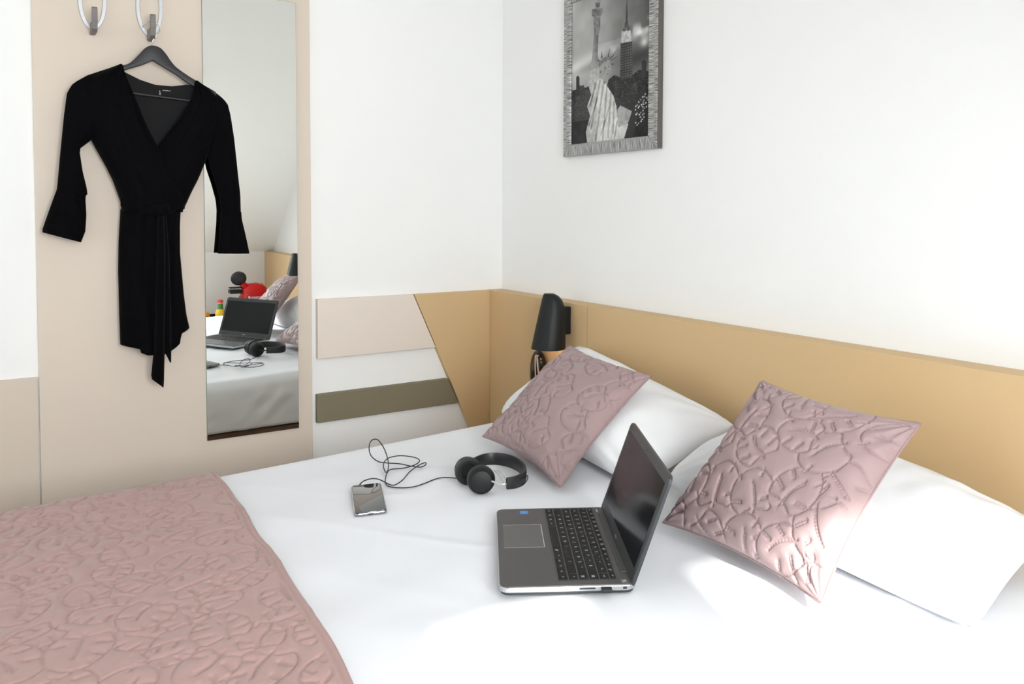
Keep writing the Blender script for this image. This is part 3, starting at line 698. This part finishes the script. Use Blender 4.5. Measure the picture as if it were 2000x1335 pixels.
# bed runner: quilted, with a stitched hem
def runner():
    step = .0024
    x0, y0 = -1.62, BY0
    S_drop = .16; R = .045
    edge = lambda s: np.interp(s, [0, .16, .65, .95, 1.15, 2.2], [-1.096, -1.104, -1.122, -1.131, -1.149, -1.25])   # near hem, by distance over the bed
    smax = .16+.9
    s = np.arange(0, 1.42, step); uu = np.arange(0, .56, step)
    D = quilt(uu[-1]+step, s[-1]+step, step, 11, .075, .115, .36)
    nx, ns = min(len(uu), D[0].shape[0]), min(len(s), D[0].shape[1])
    u, ss = np.meshgrid(uu[:nx], s[:ns], indexing='ij')
    q = quilt_height([d[:nx, :ns] for d in D])
    ex = edge(ss)+.004*vnoise(ss, ss*0+3, 44, .12)
    x = ex-u
    hemd = u                                                 # distance from the hem
    q = np.where(hemd < .020, 1-np.exp(-(np.abs(hemd-.013)/.0025)**1.2)*.9, q)
    puck = .0016*vnoise(x, ss, 41, .045)+.0050*vnoise(x*1.6, ss*.5, 42, .06)*np.clip((-1.30-x)/.2, 0, 1)
    h = .0066*q+puck*.8+.0007*vnoise(x, ss, 43, .02)
    ye = edge_y(x); zt = bedz(x, 0); L0 = S_drop
    # profile by arc length s: drop, quarter round, flat
    y = np.empty_like(x); z = np.empty_like(x); ny_ = np.empty_like(x); nz_ = np.empty_like(x)
    a0 = ss < L0; arcL = R*math.pi/2; a1 = (ss >= L0) & (ss < L0+arcL); a2 = ss >= L0+arcL
    th = np.clip((ss-L0)/R, 0, math.pi/2)
    y = np.where(a0, ye, np.where(a1, ye-R+R*np.cos(th), ye-R-(ss-L0-arcL)))
    z = np.where(a0, zt-R-(L0-ss), np.where(a1, zt-R+R*np.sin(th), zt+bump_z(x, y)*np.minimum(1, np.maximum(0, (ss-L0-arcL)/.08))))
    ny_ = np.where(a0, 1, np.cos(th)); nz_ = np.where(a0, 0, np.sin(th))
    off = .013+h
    y = y+ny_*off; z = z+nz_*off*.75
    # hem rolls down to the duvet
    z = z-np.where(hemd < .004, .006*nz_, 0); y = y-np.where(hemd < .004, .006*ny_, 0)
    V = np.stack([x, y, z], -1).reshape(-1, 3)
    o = pydata('bed_runner', V, gridfaces(nx, ns), 'mauve', smooth=True)
    md = o.modifiers.new('thickness', 'SOLIDIFY'); md.thickness = .005; md.offset = -1 if False else 1
    tag(o, 'mauve quilted runner with leaf stitching across the foot of the bed', 'bed runner')
runner()

# ------------------------------------------------------------------ pillows and cushions
def pillow(name, A, B, C, D, th, mt, n=60, pinch=.05, seed=0, quilted=False, pw=.5, back=.7, wrinkle=.006, label='', cat='', group=None, rnd=0):
    """A-B lower edge, D-C upper edge; front side faces the room"""
    A, B, C, D = [np.array(p, float) for p in (A, B, C, D)]
    nrm = np.cross(B-A, D-A); nrm /= np.linalg.norm(nrm)
    if nrm[0] > 0: nrm = -nrm
    g = np.linspace(-1, 1, n); U, Vv = np.meshgrid(g, g, indexing='ij')
    Us = U*(1-pinch*(1-Vv**2)*1.0*np.abs(U)**2); Vs = Vv*(1-pinch*(1-U**2)*np.abs(Vv)**2)
    cr = 1-rnd*(U*Vv)**6; Us, Vs = Us*cr, Vs*cr
    a, b = (Us+1)/2, (Vs+1)/2
    P = (A*((1-a)*(1-b))[..., None]+B*(a*(1-b))[..., None]+C*(a*b)[..., None]+D*((1-a)*b)[..., None])
    W = np.linalg.norm(B-A); H = np.linalg.norm(D-A)
    prof = (np.clip((1-U**2)*(1-Vv**2), 0, 1))**pw
    x_, y_ = (U+1)/2*W, (Vv+1)/2*H
    wr = wrinkle*(vnoise(x_, y_, seed, .11)+.5*vnoise(x_, y_, seed+1, .05))*np.minimum(1, prof*2)
    # creases fanning from the corners
    ang = np.arctan2(1-np.abs(U), 1-np.abs(Vv)); rr = np.hypot(1-np.abs(U), 1-np.abs(Vv))
    wr = wr+wrinkle*.5*np.sin(ang*14+seed)*np.exp(-(rr/.55)**2)*np.minimum(1, prof*4)
    hq = 0
    if quilted:
        stp = W/(n-1)
        Dm = [d[:n, :n] for d in quilt(W+stp, W+stp, stp, seed+5, .082, .108, .35)]
        hq = (quilt_height(Dm)-1)*.0062*np.minimum(1, prof*6)
    front = P+nrm*(th*prof+wr+hq)[..., None]
    backp = P-nrm*(th*back*prof)[..., None]
    V = np.concatenate([front.reshape(-1, 3), backp.reshape(-1, 3)])
    N2 = n*n; F = gridfaces(n, n)+[(a_+N2, d_+N2, c_+N2, b_+N2) for a_, b_, c_, d_ in gridfaces(n, n)]
    ring = [i*n for i in range(n)]+[(n-1)*n+j for j in range(1, n)]+[i*n+n-1 for i in range(n-2, -1, -1)]+[j for j in range(n-2, 0, -1)]
    for k in range(len(ring)):
        p, q2 = ring[k], ring[(k+1) % len(ring)]; F.append((p, q2, q2+N2, p+N2))
    me = bpy.data.meshes.new(name); me.from_pydata([tuple(map(float, p)) for p in V], [], F); me.update()
    bm = bmesh.new(); bm.from_mesh(me); bmesh.ops.remove_doubles(bm, verts=bm.verts, dist=1e-5); bmesh.ops.recalc_face_normals(bm, faces=bm.faces)
    bm.to_mesh(me); bm.free()
    o = link(name, me, mt, None, smooth=True); WM[o.name] = Matrix()
    tag(o, label, cat, group)
    e = [P[i // n, i % n] for i in ring]
    return o, e
o, e = pillow('pillow', (-.365, -.555, .668), (-.425, -1.20, .655), (-.125, -1.21, .742), (-.104, -.588, .836), .085, 'pillowcase', 70, .03, 60, label='white pillow leaning on the headboard behind the left cushion', cat='pillow', group='white pillows', pw=.42, wrinkle=.006, back=.35, rnd=.035)
o, e = pillow('pillow', (-.385, -1.225, .672), (-.405, -1.87, .652), (-.118, -1.84, .715), (-.122, -1.262, .762), .105, 'pillowcase', 70, .03, 70, label='white sunlit pillow leaning on the headboard behind the right cushion', cat='pillow', group='white pillows', pw=.42, wrinkle=.007, back=.35, rnd=.035)
def cushion(A, B, C, D, seed, label, side):
    o, e = pillow('cushion', A, B, C, D, .058, 'cushion', 250, .085, seed, True, .45, .45, .0045, label, 'cushion', 'mauve quilted cushions')
    pts = [tuple(p) for p in e[::6]]
    pp = tube('piping', pts, .0022, 'mauve_trim', o, 5, True)
    return o
cushion((-.522, -.735, .668), (-.545, -1.095, .650), (-.250, -1.049, .846), (-.228, -.703, .866), 81, 'mauve leaf-quilted cushion in the shade, against the pillow nearest the lamp', 'l')
cushion((-.5246, -1.3803, .667), (-.521, -1.708, .655), (-.3086, -1.7284, .8959), (-.3236, -1.4287, .9115), 93, 'mauve leaf-quilted cushion with a sunlit lower corner, right of the laptop', 'r')

# ================================================================== LAPTOP
ax = Vector((.859, -.512, 0)); zn = Vector((-.04, 0, 1)).normalized(); zl = Vector((-.012, .006, 1)).normalized(); ax = (ax-zl*ax.dot(zl)).normalized(); ay = zl.cross(ax)
LM = Matrix((ax, ay, zl)).transposed().to_4x4(); LM.translation = Vector((-.705, -1.3075, .631+.04*(-.705+.55)+.0055))
lp = thing('laptop', 'open graphite laptop standing on the white duvet', 'laptop', (0, 0, 0), mat4=LM)
DX, DY = .1075, .1625
def rrect(x0, x1, y0, y1, r, n=5):
    p = []
    for cx, cy_, a0 in ((x1-r, y1-r, 0), (x0+r, y1-r, 90), (x0+r, y0+r, 180), (x1-r, y0+r, 270)):
        for k in range(n+1):
            a = math.radians(a0+90*k/n); p.append((cx+r*math.cos(a), cy_+r*math.sin(a)))
    return p
prism('base', rrect(-DX+.002, DX-.002, -DY+.002, DY-.002, .014), 'z', 0, .006, 'bezel', lp, local=True, bevel=.002)
prism('base_rim', rrect(-DX, DX, -DY, DY, .015), 'z', .005, .0136, 'lap_side', lp, local=True, bevel=.0015)
deck = prism('deck', rrect(-DX+.0008, DX-.0008, -DY+.0008, DY-.0008, .0145), 'z', .0130, .0150, 'lap', lp, local=True, bevel=.0006)
box('touchpad', (-.096, -.018, .0148), (-.026, .081, .01515), 'touch', deck, local=True)
box('touchpad_edge', (-.0262, -.0185, .0148), (-.0252, .0815, .01535), 'chrome', deck, local=True)
box('touchpad_edge', (-.0965, -.0185, .0148), (-.0263, -.0180, .01525), 'chrome', deck, local=True)
box('touchpad_edge', (-.0965, .0810, .0148), (-.0263, .0815, .01525), 'chrome', deck, local=True)
kb0, kb1, ky0, ky1 = -.0145, .0800, -.1455, .1535
box('keyboard_well', (kb0-.002, ky0-.002, .0147), (kb1+.002, ky1+.002, .01508), 'well', deck, local=True)
rows = [
    (.0110, [('esc', 1)]+[('f%d' % i, 1) for i in range(1, 13)]+[('pr', 1), ('del', 1)]),
    (.0165, [('²', .7)]+[(c, 1) for c in '1234567890°+']+[('<-', 1.6), ('end', .95)]),
    (.0165, [('tab', 1.35)]+[(c, 1) for c in 'AZERTYUIOP^$']+[('', .95), ('pg', .95)]),
    (.0165, [('caps', 1.6)]+[(c, 1) for c in 'QSDFGHJKLM%*']+[('', .7), ('pg', .95)]),
    (.0165, [('', 1.2), ('<', 1)]+[(c, 1) for c in 'WXCVBN?.:!']+[('', 1.8), ('^', .95)]),
    (.0165, [('ctrl', 1.1), ('fn', 1), ('#', 1), ('alt', 1), ('', 4.7), ('gr', 1), ('=', 1), ('ctrl', 1), ('<', .95), ('v', .95), ('>', .95)]),
]
KEYME = {}; LEG = []
def key_mesh(wd, hd):
    k = (round(wd, 4), round(hd, 4))
    if k not in KEYME:
        bm = bmesh.new(); bm_box(bm, (-hd/2, -wd/2, 0), (hd/2, wd/2, .0016))
        for v in bm.verts:
            if v.co.z > .001: v.co.x *= .93; v.co.y *= .95
        me = bpy.data.meshes.new('key'); bm.to_mesh(me); bm.free(); me.materials.append(M['key']); KEYME[k] = me
    return KEYME[k]
xk = kb1
for hgt, keys in rows:
    tot = sum(k[1] for k in keys); y = ky1; unit = (ky1-ky0)/tot
    for lab, wd in keys:
        wk = wd*unit
        o = bpy.data.objects.new('key', key_mesh(wk-.0022, hgt-.0022)); COL.objects.link(o); o.parent = deck
        o.location = (xk-hgt/2, y-wk/2, .0150)
        if lab: LEG.append((lab, xk-hgt/2, y-wk/2))
        y -= wk
    xk -= hgt
def text_geo(items, size, z, name, m, parent, rot=None):
    """flat lettering: items are (string, x, y); letters read along -Y with their tops towards +X"""
    V, F = [], []; cache = {}
    for s, x, y in items:
        if s not in cache:
            cu = bpy.data.curves.new('t', 'FONT'); cu.body = s; cu.size = 1; cu.align_x = 'CENTER'; cu.align_y = 'CENTER'; cu.resolution_u = 2
            ob = bpy.data.objects.new('t', cu); COL.objects.link(ob)
            me = bpy.data.meshes.new_from_object(ob.evaluated_get(bpy.context.evaluated_depsgraph_get()))
            cache[s] = ([v.co.copy() for v in me.vertices], [tuple(p.vertices) for p in me.polygons])
            bpy.data.objects.remove(ob); bpy.data.meshes.remove(me); bpy.data.curves.remove(cu)
        vs, fs = cache[s]; k = len(V)
        sz = size if len(s) < 3 else size*.62
        for v in vs: V.append((x+v.y*sz, y-v.x*sz, z))
        F += [tuple(i+k for i in f) for f in fs]
    return pydata(name, V, F, m, parent, local=True)
text_geo(LEG, .0072, .01672, 'key_lettering', 'legend', deck)
box('sticker', (-.062, .134, .0150), (-.046, .150, .01515), 'blue', deck, local=True)
text_geo([('intel', -.054, .142)], .0065, .01525, 'sticker_print', 'paleblue', deck)
text_geo([('N', .0895, -.1525)], .0120, .01520, 'corner_mark', 'legend', deck)
bm = bmesh.new(); bm_box(bm, (.087, .136, .01495), (.089, .150, .0152)); frombm('speaker_mark', bm, 'legend', deck, local=True)
# side ports on the near edge
box('card_slot', (.018, -DY-.0003, .0082), (.043, -DY+.002, .0108), 'bezel', lp, local=True)
box('lock_slot', (.0865, -DY-.0003, .0075), (.0925, -DY+.002, .0112), 'bezel', lp, local=True)
# hinge and lid
box('hinge', (.0885, -.122, .0120), (.1010, .128, .0172), 'bezel', lp, local=True, bevel=.002)
HL, th = .187, math.radians(20)
lid = bpy.data.objects.new('lid', None)
LR = Matrix.Translation((.0975, 0, .0085)) @ Matrix.Rotation(th, 4, 'Y')
def lidpart(name, me_obj): 
    me_obj.matrix_local = LR if me_obj.parent is lp else Matrix(); return me_obj
# lid frame: local z runs up the lid, local -x faces the keyboard
def yz(p): return [(b, a) for a, b in p]
lidshell = prism('lid', yz(rrect(0, HL, -DY, DY, .012)), 'x', .0, .0062, 'lid_shell', lp, local=True, bevel=.0012); lidpart('lid', lidshell)
prism('bezel', yz(rrect(.001, HL-.001, -DY+.0012, DY-.0012, .011)), 'x', -.0008, .0006, 'bezel', lidshell, local=True)
box('display', (-.0011, -DY+.012, .028), (-.0004, DY-.012, HL-.016), 'screen', lidshell, local=True)
lathe('camera', [(0, .0004), (.0016, .0004), (.0016, 0)], (-.0007, 0, HL-.0085), 'screen', lidshell, axis=(-1, 0, 0), seg=12, local=True)
def lid_text(s, size, z0, m):
    o = text_geo([(s, 0, 0)], size, 0, 'logo', m, lidshell)
    for v in o.data.vertices: x, y, z = v.co; v.co = (-.00125, y, z0+x)
lid_text('ASUS', .0115, .0145, 'legend')
tag(box('usb_dongle', (.052, -DY-.011, .0062), (.068, -DY+.001, .0122), 'black_rubber', bevel=.001), 'small black dongle plugged into the near side of the laptop', 'dongle')
d = bpy.data.objects['usb_dongle']; d.matrix_world = LM

# ================================================================== PHONE
pa, pb, pc, pd = [np.array(p) for p in ((-.890, -.792), (-.829, -.816), (-.881, -.969), (-.940, -.937))]
c = (pa+pb+pc+pd)/4; lng = ((pa+pb)/2-(pc+pd)/2); lng /= np.linalg.norm(lng)
px = Vector((lng[0], lng[1], 0)); px = (px-zn*px.dot(zn)).normalized(); py = zn.cross(px)
PM = Matrix((px, py, zn)).transposed().to_4x4(); PM.translation = Vector((c[0], c[1], bedz(c[0], 0)+.0035))
ph = thing('phone', 'black glass phone lying on the duvet with a cable plugged in', 'phone', (0, 0, 0), mat4=PM)
hl, hw = .080, .0325
prism('body', rrect(-hl, hl, -hw, hw, .008), 'z', 0, .0066, 'steel', ph, local=True, bevel=.0022)
sharp(prism('screen_glass', rrect(-hl+.001, hl-.001, -hw+.0012, hw-.0012, .0072), 'z', .0066, .0078, 'phone_glass', ph, local=True, bevel=.0006))
bm = bmesh.new(); bm_box(bm, (-hl-.0003, -.005, .0022), (-hl+.001, .005, .0048)); frombm('charging_port', bm, 'bezel', ph, local=True)

# ================================================================== HEADPHONES
hp = thing('headphones', 'black on-ear headphones lying on the duvet, cups to the left', 'headphones', (-.63, -.96, .63))
def cup(cx, ax_, parts):
    O = Vector(cx); A = Vector(ax_).normalized()
    lathe('ear_cup', [(0, .015), (.018, .015), (.0215, .0138), (.0225, .011), (.0272, .0075), (.0285, .002), (.0272, -.003), (0, -.003)], O, 'black', hp, A, 36)
    lathe('ear_pad', [(.012, -.003), (.0275, -.003), (.0305, -.008), (.030, -.014), (.0255, -.0175), (.018, -.0165), (.0135, -.011), (0, -.010)], O, 'leatherette', hp, A, 36)
cup((-.6735, -.985, .657), (-.45, -.88, .12), 0)
cup((-.664, -.908, .657), (.25, .95, .0), 0)
band = [(-.6351, -.8793, .6556), (-.600, -.8650, .6560), (-.5717, -.871, .6560), (-.5539, -.8984, .6565), (-.5505, -.9364, .6565), (-.5618, -.9826, .6560), (-.5848, -1.0150, .6556), (-.6137, -1.0290, .6556), (-.636, -1.027, .6556)]
def bandmesh():
    P = [Vector(p) for p in spline(band, 8)]; bm = bmesh.new(); rows = []; hh, tt = .0145, .0024
    for i, p in enumerate(P):
        T = (P[min(i+1, len(P)-1)]-P[max(i-1, 0)]).normalized(); nn = T.cross(Vector((0, 0, 1))).normalized(); f = i/(len(P)-1)
        h = hh*(.85+.15*math.sin(math.pi*f))
        prof = [(-tt, -h), (tt*.6, -h), (tt*1.6, -h*.5), (tt*1.6, h*.5), (tt*.6, h), (-tt, h), (-tt*1.6, h*.5), (-tt*1.6, -h*.5)]
        rows.append([bm.verts.new(p+nn*a+Vector((0, 0, 1))*b) for a, b in prof])
    for A, B in zip(rows, rows[1:]):
        for k in range(8): bm.faces.new((A[k], A[(k+1) % 8], B[(k+1) % 8], B[k]))
    bm.faces.new(rows[0]); bm.faces.new(rows[-1])
    return sharp(frombm('headband', bm, 'leatherette', hp, smooth=True), 50)
bandmesh()
tube('band_arm', spline([(-.632, -1.0275, .655), (-.645, -1.024, .655), (-.655, -1.012, .657), (-.664, -1.000, .660)], 6), .0024, 'chrome', hp, 8)
tube('band_arm', spline([(-.637, -.8800, .655), (-.650, -.8790, .656), (-.660, -.889, .658), (-.667, -.900, .660)], 6), .0024, 'black', hp, 8)
tube('arm_wire', spline([(-.618, -1.0325, .660), (-.592, -1.026, .659), (-.573, -1.012, .657), (-.566, -1.003, .652), (-.572, -1.010, .647), (-.592, -1.0245, .645), (-.618, -1.0325, .646)], 5), .0009, 'black', hp, 6)
for k in (0, .008):
    tube('joint_wire', spline([(-.641+k, -.985, .672), (-.640+k, -1.003, .668), (-.640+k, -1.018, .660), (-.642+k, -1.024, .652)], 5), .0008, 'chrome', hp, 6)

# cable
cab = [[-.6693, -.9456, .6442], [-.6759, -.9119, .638], [-.6784, -.8812, .6319], [-.6962, -.8564, .6292], [-.7142, -.8512, .6274], [-.7441, -.8601, .6262], [-.7737, -.8646, .6251], [-.798, -.8536, .6241], [-.8153, -.8328, .6234], [-.8162, -.8127, .6234], [-.8072, -.7879, .6237], [-.7849, -.7472, .6246], [-.7673, -.7307, .6253], [-.7405, -.7405, .6264], [-.714, -.7403, .6284], [-.6934, -.7282, .6303], [-.6878, -.7084, .6315], [-.6977, -.6836, .6321], [-.719, -.665, .6322], [-.7433, -.6651, .6313], [-.7639, -.6846, .6304], [-.7793, -.7139, .6288], [-.7889, -.7505, .6274], [-.7756, -.7335, .63], [-.7613, -.6997, .6365], [-.7541, -.6624, .6528], [-.7568, -.6349, .6677], [-.7674, -.6314, .6723], [-.7799, -.6359, .6678], [-.7888, -.6508, .6554], [-.788, -.6644, .6415], [-.7771, -.6817, .6319], [-.7625, -.6965, .6305], [-.7403, -.7173, .6304], [-.7271, -.7455, .6309], [-.709, -.7629, .6296], [-.6927, -.7568, .6293], [-.6839, -.7456, .6296], [-.6885, -.743, .6305], [-.7104, -.7548, .6306], [-.7427, -.7784, .6283], [-.7773, -.8143, .6259], [-.8045, -.8358, .6268], [-.8136, -.8288, .6265], [-.8173, -.7985, .6263], [-.8236, -.7845, .6281], [-.8356, -.7782, .6296], [-.8536, -.7804, .6289], [-.865, -.7859, .6260], [-.872, -.795, .6240]]
cab = [(p[0], p[1], p[2]+.001) for p in cab]
cb = tag(tube('audio_cable', spline(cab, 5), .00125, 'black_rubber', None, 6), 'thin black cable tangled on the duvet between phone and headphones', 'cable')
e0, e1 = Vector((-.866, -.787, .6265)), Vector((-.8755, -.800, .6225))
tube('jack_plug', [e0, e0.lerp(e1, .5), e1], [.0018, .0026, .0026], 'black_rubber', cb, 10)

# ================================================================== BEYOND THE BED (seen in the mirror)
TZ = .535
t = thing('bedside_table', 'dark bedside table beyond the bed, seen in the mirror', 'table', (-.36, -2.82, 0))
box('table_top', (-.64, -3.10, TZ-.03), (-.07, -2.50, TZ), 'brown_wood', t, bevel=.003)
for x in (-.61, -.10):
    for y in (-3.07, -2.53): box('leg', (x-.02, y-.02, 0), (x+.02, y+.02, TZ-.0305), 'brown_wood', t, bevel=.003)
t = thing('serving_tray', 'black tray under the juice bottle, seen in the mirror', 'tray', (-.49, -2.80, TZ))
box('tray_base', (-.60, -2.98, TZ+.0005), (-.36, -2.60, TZ+.005), 'black', t, bevel=.001)
bm = bmesh.new()
for lo, hi in (((-.60, -2.98, TZ+.005), (-.594, -2.60, TZ+.025)), ((-.366, -2.98, TZ+.005), (-.36, -2.60, TZ+.025)), ((-.594, -2.98, TZ+.005), (-.366, -2.974, TZ+.025)), ((-.594, -2.606, TZ+.005), (-.366, -2.60, TZ+.025))): bm_box(bm, lo, hi)
frombm('tray_rim', bm, 'black', t)
bx, by, bz = -.438, -2.80, TZ+.0055
t = thing('juice_bottle', 'small yellow juice bottle with red cap, seen in the mirror', 'bottle', (bx, by, bz))
lathe('bottle', [(0, 0), (.025, 0), (.029, .006), (.030, .030), (.028, .052), (.019, .072), (.0145, .084), (.0145, .112), (0, .113)], (bx, by, bz), 'juice', t, seg=24)
lathe('neck_label', [(.0205, .070), (.0185, .078), (.0175, .100), (.0150, .104)], (bx, by, bz), 'green', t, seg=24)
lathe('cap', [(0, .128), (.017, .128), (.0185, .124), (.0185, .110), (.0150, .110)], (bx, by, bz), 'redcap', t, seg=24)
box('front_label', (bx-.012, by+.0285, bz+.012), (bx+.012, by+.0315, bz+.022), 'white_thread', t)
def fruit():
    bm = bmesh.new(); bmesh.ops.create_uvsphere(bm, u_segments=24, v_segments=14, radius=.035)
    for v in bm.verts: v.co = Vector((v.co.x-.535, v.co.y-2.80, v.co.z*.92+bz+.032))
    o = frombm('orange', bm, 'orange', None, smooth=True)
    s = lathe('stem_end', [(0, .002), (.004, .0015), (.005, 0)], (-.535, -2.80, bz+.064), 'green', o, seg=10)
    return o
tag(fruit(), 'round orange on the tray left of the juice bottle, seen in the mirror', 'fruit')
t = thing('jam_jar', 'small dark red jar beside the juice bottle, seen in the mirror', 'jar', (-.392, -2.80, bz))
lathe('jar', [(0, 0), (.018, 0), (.021, .005), (.021, .030), (.016, .036), (0, .037)], (-.388, -2.83, bz), 'darkred', t, seg=20)
lathe('lid', [(.0185, .034), (.0185, .044), (0, .0445)], (-.388, -2.83, bz), 'redcap', t, seg=20)
# coffee machine
cmx = thing('coffee_machine', 'red capsule coffee machine with black head, seen in the mirror', 'coffee machine', (-.24, -2.85, TZ))
def loft_x(name, secs, m, parent):
    bm = bmesh.new(); rows = []
    for x, yc, zc, hy, hz_ in secs:
        rows.append([bm.verts.new((x, yc+hy*np.sign(math.cos(a))*abs(math.cos(a))**.6, zc+hz_*np.sign(math.sin(a))*abs(math.sin(a))**.6)) for a in np.linspace(0, 2*math.pi, 24, endpoint=False)])
    for A, B in zip(rows, rows[1:]):
        for k in range(24): bm.faces.new((A[k], A[(k+1) % 24], B[(k+1) % 24], B[k]))
    bm.faces.new(rows[0]); bm.faces.new(rows[-1])
    return sharp(frombm(name, bm, m, parent, smooth=True), 60)
loft_x('body', [(-.300, -2.85, .665, .035, .028), (-.285, -2.85, .690, .050, .045), (-.255, -2.85, .705, .058, .055), (-.20, -2.85, .712, .060, .052), (-.165, -2.85, .708, .057, .048), (-.145, -2.85, .700, .045, .035)], 'red', cmx)
loft_x('stand', [(-.305, -2.85, .61, .045, .072), (-.28, -2.85, .61, .055, .074), (-.17, -2.85, .61, .055, .074), (-.15, -2.85, .61, .045, .07)], 'red', cmx)
box('water_tank', (-.262, -2.80, .560), (-.150, -2.785, .680), 'tank', cmx, bevel=.005)
box('tank_edge', (-.266, -2.792, .560), (-.258, -2.783, .684), 'white_plastic', cmx, bevel=.002)
loft_x('neck', [(-.300, -2.85, .760, .022, .030), (-.275, -2.85, .742, .024, .030), (-.245, -2.85, .735, .022, .014)], 'red', cmx)
bm = bmesh.new(); bm_lathe(bm, [(0, -.035), (.030, -.035), (.042, -.026), (.046, 0), (.042, .026), (.030, .035), (0, .035)], (-.312, -2.85, .795), (.55, -.83, .0), 28)
sharp(frombm('brew_head', bm, 'black', cmx, smooth=True))
box('lever', (-.372, -2.875, .733), (-.290, -2.825, .741), 'black', cmx, bevel=.002)
box('capsule_slot', (-.372, -2.885, .700), (-.295, -2.815, .724), 'black', cmx, bevel=.004)
box('drip_tray', (-.380, -2.90, TZ+.0005), (-.315, -2.80, TZ+.030), 'black', cmx, bevel=.003)
